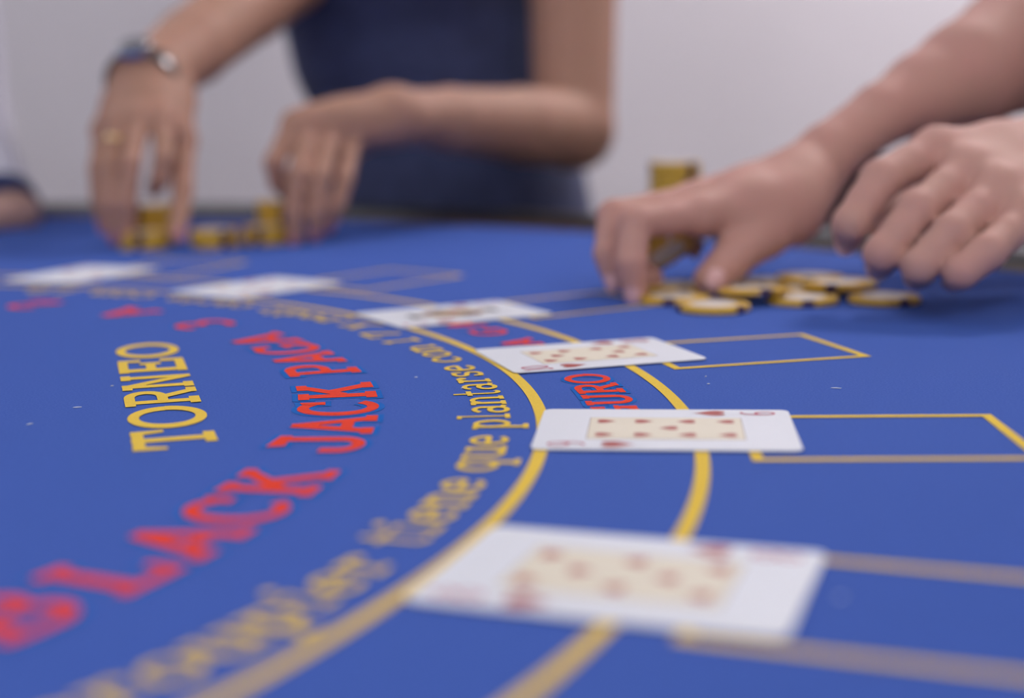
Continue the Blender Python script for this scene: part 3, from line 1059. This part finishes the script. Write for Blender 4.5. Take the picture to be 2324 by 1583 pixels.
dr = [(-.105, 1.672, .40, .105), (-.108, 1.660, .27, .148), (-.094, 1.666, .18, .140), (-.074, 1.668, .115, .128), (-.064, 1.672, .04, .140), (-.062, 1.672, -.02, .152), (-.055, 1.675, -.12, .158), (-.055, 1.675, -.45, .175)]
dp = [TZv(x, y, z) for x, y, z, _ in dr]
fd.add([C(dp[i], dp[i + 1], dr[i][3], dr[i + 1][3], ((0, 1, 0), 0.70)) for i in range(len(dr) - 1)], .012)
fd.add([C(TZv(-.165, 1.585, .265), TZv(-.06, 1.585, .265), .055, .055)], .05)
for s in (-1, 1):
    fd.add([C(TZv(-.11 + s * .09, 1.66, .42), TZv(-.11 + s * .10, 1.65, .36), .045, .055)], .04)
fd.cut(lambda x, y, z: z - (TZ + .45) + 0 * x + 0 * y)
fd.cut(lambda x, y, z: (TZ - .45) - z + 0 * x + 0 * y)
skin_mesh('dress', [fd.surface()], 'dress', woman)


# wristwatch and ring, worn on her right hand
def loop(name, c, axis, r1, r2, up, width, thick, m, parent, n=40):
    axis = axis / np.linalg.norm(axis)
    up = up - (up @ axis) * axis
    up /= np.linalg.norm(up)
    sd = np.cross(axis, up)
    v, f = [], []
    K = 12
    prof = [(width / 2 * math.cos(2 * PI * j / K), thick * (0.5 + 0.5 * math.sin(2 * PI * j / K))) for j in range(K)]
    for i in range(n):
        a = 2 * PI * i / n
        for (w, t) in prof:
            v.append(c + sd * (math.cos(a) * (r1 + t)) + up * (math.sin(a) * (r2 + t)) + axis * w)
    for i in range(n):
        for j in range(K):
            f.append((i * K + j, ((i + 1) % n) * K + j, ((i + 1) % n) * K + (j + 1) % K, i * K + (j + 1) % K))
    bm = bmesh.new()
    vs = [bm.verts.new(Vector(p)) for p in v]
    for q in f: bm.faces.new([vs[i] for i in q])
    return bm_obj(name, bm, m, parent, True)


def disc(name, c, ax, r, h, m, parent, n=28):
    ax = ax / np.linalg.norm(ax)
    t = np.cross(ax, A(0.3, 0.5, 0.8))
    t /= np.linalg.norm(t)
    b = np.cross(ax, t)
    bm = bmesh.new()
    prev = None
    for (rr, hh) in ((r, 0), (r, h * .75), (r * .9, h)):
        ring = [bm.verts.new(Vector(c + ax * hh + rr * (math.cos(2 * PI * i / n) * t + math.sin(2 * PI * i / n) * b))) for i in range(n)]
        if prev:
            for i in range(n): bm.faces.new((prev[i], prev[(i + 1) % n], ring[(i + 1) % n], ring[i]))
        else: bm.faces.new(ring[::-1])
        prev = ring
    bm.faces.new(prev)
    return bm_obj(name, bm, m, parent, False)


wax = (wr_elbow - wr_wrist) / np.linalg.norm(wr_elbow - wr_wrist)
wax = wax * .55 + .45 * (wr_wrist - wr[1][0]) / np.linalg.norm(wr_wrist - wr[1][0])
wax /= np.linalg.norm(wax)
wc = wr_wrist - wax * 0.008
watch = tag(empty('wristwatch', wc), 'steel wristwatch with a dark strap worn above the ringed hand', 'watch')
wup = A(-.15, -.90, .40)
wup = wup - (wup @ wax) * wax
wup /= np.linalg.norm(wup)
parts = [loop('strap', wc, wax, .0300, .0300, wup, .017, .003, 'strap', None),
         disc('watch_case', wc + wup * .0295, wup, .0150, .0070, 'steel', None),
         disc('dial', wc + wup * .0361, wup, .0122, .0012, 'dial', None)]
for o in parts:
    o.parent = watch
    o.matrix_parent_inverse = Matrix.Translation(-Vector(wc))
rc = wr[2][0] * .45 + wr[2][1] * .55
rax = wr[2][1] - wr[2][0]
ring = loop('finger_ring', rc, rax, .0094, .0094, A(0, -1, .3), .0045, .0014, 'gold', None)
tag(ring, 'gold ring worn on a finger of the hand with the watch', 'ring')

# ---------------------------------------------------------------- person at the right, both bare forearms over the chips
guest = tag(empty('person', (0.74, 1.03, 0)), 'person with bare forearms gathering loose chips beside the rim', 'person')
gr_wrist = at(1815, 420, .935)
gr = [px((1585, 487, .872), (1440, 505, .842), (1432, 595, .834), (1441, 655, .838)),
      px((1575, 458, .905), (1393, 490, .868), (1383, 575, .858), (1398, 628, .858)),
      px((1600, 448, .935), (1430, 500, .905), (1440, 585, .893), (1478, 632, .885)),
      px((1645, 452, .960), (1530, 500, .945), (1545, 550, .930), (1575, 560, .915))]
gr_r = [(.0110, .0096, .0088, .0076), (.0112, .0098, .0090, .0078), (.0108, .0094, .0086, .0076), (.0095, .0084, .0076, .0066)]
gr_t = px((1790, 478, .912), (1735, 528, .893), (1660, 588, .872), (1611, 634, .862))
gr_tr = (.0175, .0140, .0120, .0098)
gr_elbow = at(2490, 10, 1.07)
gr_sh = TZv(.605, 1.18, .405)
gl_wrist = at(2440, 368, .845)
gl = [px((2125, 342, .815), (1998, 408, .790), (1930, 508, .778), (1926, 538, .795)),
      px((2200, 385, .797), (2082, 478, .768), (2002, 575, .760), (2000, 596, .778)),
      px((2268, 430, .780), (2160, 528, .752), (2088, 604, .748), (2086, 620, .768)),
      px((2330, 488, .766), (2242, 572, .740), (2180, 618, .738), (2172, 630, .757))]
gl_r = [(.0118, .0108, .0096, .0084), (.0116, .0102, .0094, .0084), (.0110, .0098, .0092, .0082), (.0098, .0090, .0084, .0074)]
gl_t = px((2330, 400, .865), (2180, 440, .865), (2070, 470, .855), (1990, 500, .845))
gl_tr = (.0165, .0135, .0115, .0095)
gl_elbow = TZv(.545, .93, .155)
gl_sh = TZv(.665, .86, .405)
fb = Field((.045, .70, TZ - .008), (.73, 1.26, TZ + .47), .0021)
ga = [(at(1818, 420, .935), .0215), (at(1876, 352, .945), .0190), (at(2000, 260, .965), .0195), (at(2098, 214, .985), .0275), (at(2195, 172, 1.0), .0360), (at(2310, 108, 1.03), .0430), (gr_elbow, .043),
      (gr_elbow + (gr_sh - gr_elbow) * .5, .046), (gr_sh, .052)]
fb.add([C(ga[i][0], ga[i + 1][0], ga[i][1], ga[i + 1][1]) for i in range(len(ga) - 1)], .006)
fb.add(arm(gl_wrist, gl_elbow, gl_sh, .0265, .0375, .042, .046, .052), .006)
fg = hand(fb, gr_wrist, gr, gr_r, gr_t, gr_tr, None, .0215, .0125) + hand(fb, gl_wrist, gl, gl_r, gl_t, gl_tr, None, .0285, .0135)
fb.add_fingers(fg, .003, .008, .0008)
pieces = [fb.surface()]
f3 = Field((.42, .70, TZ - .12), (.95, 1.36, TZ + .56), .007)
fl_b = ((.95, .30, 0), .66)
f3.add([C(TZv(.665, 1.02, .34), TZv(.72, 1.03, .10), .145, .135, fl_b), C(TZv(.72, 1.03, .10), TZv(.74, 1.03, -.05), .135, .145, fl_b),
        C(gr_sh, TZv(.65, 1.02, .42), .055, .07), C(gl_sh, TZv(.65, 1.02, .42), .055, .07), C(TZv(.65, 1.02, .42), TZv(.625, 1.01, .54), .055, .052)], .06)
pieces.append(f3.surface())
hb, Pb = head_pieces(TZv(.60, 1.005, .66), (-0.9, -0.35))
hb.add([C(TZv(.63, 1.01, .53), TZv(.615, 1.01, .61), .052, .05)], .03)
pieces.append(hb.surface())
skin_mesh('body', pieces, 'skin_b', guest)
face_parts(Pb, guest)
for j, r in zip(gr, gr_r): nail(j, r[-1], 'nail', guest)
for j, r in zip(gl, gl_r): nail(j, r[-1], 'nail', guest)
nail(gr_t, gr_tr[-1], 'nail', guest, back=A(.75, -.45, .35))
fs = Field((.40, .66, TZ - .16), (1.0, 1.40, TZ + .50), .006)
fs.add([C(TZv(.665, 1.02, .34), TZv(.72, 1.03, .10), .160, .150, fl_b), C(TZv(.72, 1.03, .10), TZv(.74, 1.03, -.06), .150, .160, fl_b),
        C(gr_sh, TZv(.65, 1.02, .41), .066, .082), C(gl_sh, TZv(.65, 1.02, .41), .066, .082),
        C(gr_sh, gr_sh + (gr_elbow - gr_sh) * .42, .064, .060), C(gl_sh, gl_sh + (gl_elbow - gl_sh) * .42, .064, .060)], .05)
fs.cut(lambda x, y, z: (TZ - .13) - z + 0 * x + 0 * y)
skin_mesh('shirt', [fs.surface()], 'shirt', guest)
ft = Field((.45, .70, 0.0), (1.0, 1.36, TZ - .06), .008)
for s in (-1, 1):
    ft.add([C(A(.745, 1.03 + s * .085, TZ - .12), A(.72, 1.03 + s * .10, .48), .098, .075), C(A(.72, 1.03 + s * .10, .48), A(.76, 1.03 + s * .11, .07), .072, .058)], .04)
skin_mesh('trousers', [ft.surface()], 'trousers', guest)
for s in (-1, 1):
    fz = Field((.5, .8, -.004), (.9, 1.3, .14), .006)
    fz.add([C(A(.76, 1.03 + s * .11, .05), A(.60, 1.00 + s * .13, .035), .046, .034)], .02)
    fz.cut(lambda x, y, z: .002 - z + 0 * x + 0 * y)
    skin_mesh('shoe', [fz.surface()], 'shoe', guest)

# chips held in the right hand
HC = at(1512, 576, .884)
for k, dx in enumerate((0.0, 0.0042)):
    q = chip((0, 0, 0), (0, 0, 0), 'mustard chip held on edge in the curled fingers', 'chips held in the fingers')
    nrm = Vector((-0.42, 0.50, 0.75)).normalized()
    rot = nrm.to_track_quat('Z', 'Y')
    q.rotation_euler = rot.to_euler()
    q.location = Vector(HC) + nrm * dx * 1.0

# ---------------------------------------------------------------- person at the left edge: white sleeve with a navy cuff, hand on the felt
dealer = tag(empty('person', (-0.80, 1.95, 0)), 'person in a white shirt with a navy cuff resting a hand on the felt', 'person')
dl_wrist = at(10, 486, 1.43)
dl_elbow = at(-180, 130, 1.60)
dl_sh = TZv(-.74, 1.86, .40)
dlm = dl_wrist
dl = [[dlm + A(-.055 + i * .018, -.055 + i * .004, -.012), dlm + A(-.075 + i * .018, -.085 + i * .006, -.018), dlm + A(-.082 + i * .018, -.10 + i * .006, -.030), dlm + A(-.085 + i * .018, -.108 + i * .006, -.040)] for i in range(4)]
zf = TZ + .009
for d in dl:
    for j in d: j[2] = max(j[2], zf)
    d[3][2] = zf
dl_t = [dlm + A(-.02, -.01, -.012), dlm + A(-.06, -.03, -.02), dlm + A(-.085, -.045, -.03), dlm + A(-.105, -.055, -.036)]
for j in dl_t: j[2] = max(j[2], zf)
fq = Field((-.95, 1.28, TZ - .004), (-.33, 2.02, TZ + .48), .004)
fq.add(arm(dl_wrist, dl_elbow, dl_sh, .026, .035, .04, .045, .05), .03)
fgd = hand(fq, dl_wrist, dl, [(.009, .0085, .008, .007)] * 4, dl_t, (.014, .011, .0095, .008), None, .0245)
fq.add_fingers(fgd, .006, .008, .002)
pieces = [fq.surface()]
f4 = Field((-1.05, 1.66, TZ - .1), (-.5, 2.1, TZ + .56), .008)
f4.add([C(TZv(-.80, 1.92, .34), TZv(-.80, 1.95, -.03), .14, .14, ((0, 1, 0), .66)), C(dl_sh, TZv(-.80, 1.92, .41), .055, .07), C(TZv(-.80, 1.92, .41), TZv(-.80, 1.90, .54), .055, .05)], .05)
pieces.append(f4.surface())
hd, Pd = head_pieces(TZv(-.80, 1.88, .66), (0.25, -1.0))
hd.add([C(TZv(-.80, 1.90, .53), TZv(-.80, 1.89, .61), .052, .05)], .03)
pieces.append(hd.surface())
skin_mesh('body', pieces, 'skin_c', dealer)
face_parts(Pd, dealer)
fq = Field((-1.08, 1.40, TZ - .16), (-.36, 2.14, TZ + .5), .005)
da = (dl_elbow - dl_wrist) / np.linalg.norm(dl_elbow - dl_wrist)
fq.add([C(dl_wrist + da * .030, dl_elbow, .036, .048), C(dl_elbow, dl_sh, .050, .062), C(dl_sh, TZv(-.80, 1.92, .41), .066, .082),
        C(TZv(-.80, 1.92, .34), TZv(-.80, 1.95, -.06), .155, .158, ((0, 1, 0), .68)),
        C(TZv(-.80, 1.92, .41), TZv(-.92, 1.93, .38), .08, .066), C(TZv(-.92, 1.93, .38), TZv(-.98, 1.95, .12), .06, .05), C(TZv(-.98, 1.95, .12), TZv(-.97, 1.90, -.10), .05, .042)], .04)
fq.cut(lambda x, y, z: (TZ - .13) - z + 0 * x + 0 * y)
skin_mesh('shirt', [fq.surface()], 'white_shirt', dealer)
loop('cuff', dl_wrist + da * .008, da, .0305, .0305, A(0, 0, 1), .026, .006, 'navy_band', dealer)
ft = Field((-1.05, 1.68, 0.0), (-.55, 2.16, TZ - .06), .009)
for s in (-1, 1):
    ft.add([C(A(-.80 + s * .085, 1.95, TZ - .12), A(-.80 + s * .10, 1.92, .48), .098, .075), C(A(-.80 + s * .10, 1.92, .48), A(-.80 + s * .11, 1.96, .05), .072, .058)], .04)
skin_mesh('trousers', [ft.surface()], 'trousers', dealer)

# body, clothes and nails were modelled in room coordinates: keep them in place under their empties
for root in (woman, guest, dealer):
    for o in root.children:
        if o.name.startswith(('eye', 'iris')):
            o.location = o.location - root.location
        else:
            o.data.transform(Matrix.Translation(-root.location))

# ---------------------------------------------------------------- bar stool behind the rim
st = tag(empty('bar_stool', (0.505, 1.46, 0)), 'dark leather bar stool with a low backrest just beyond the rim', 'stool')
st.rotation_euler = (0, 0, math.radians(-52))
box('seat', (-.19, -.18, .66), (.19, .18, .72), 'leather', st, .02)
bm = bmesh.new()
pr, n = [], 16
for i in range(n + 1):
    a = math.radians(205 + 130 * i / n)
    for (r, z) in ((.185, .745), (.215, .745), (.218, .945), (.205, .958), (.187, .945)):
        pr.append(bm.verts.new((r * math.cos(a), r * math.sin(a), z)))
for i in range(n):
    for j in range(5):
        bm.faces.new((pr[i * 5 + j], pr[(i + 1) * 5 + j], pr[(i + 1) * 5 + (j + 1) % 5], pr[i * 5 + (j + 1) % 5]))
bm.faces.new(pr[:5])
bm.faces.new(pr[-5:])
bm_obj('backrest', bm, 'leather', st, False)
for sx in (-1, 1):
    for sy in (-1, 1):
        bm = bmesh.new()
        bmesh.ops.create_cone(bm, segments=14, radius1=.016, radius2=.013, depth=.67, cap_ends=True)
        for w in bm.verts:
            k = (w.co.z + .335) / .67
            w.co = (w.co.x + sx * (.20 - .05 * k), w.co.y + sy * (.20 - .05 * k), w.co.z + .335)
        bm_obj('leg', bm, 'wood', st)
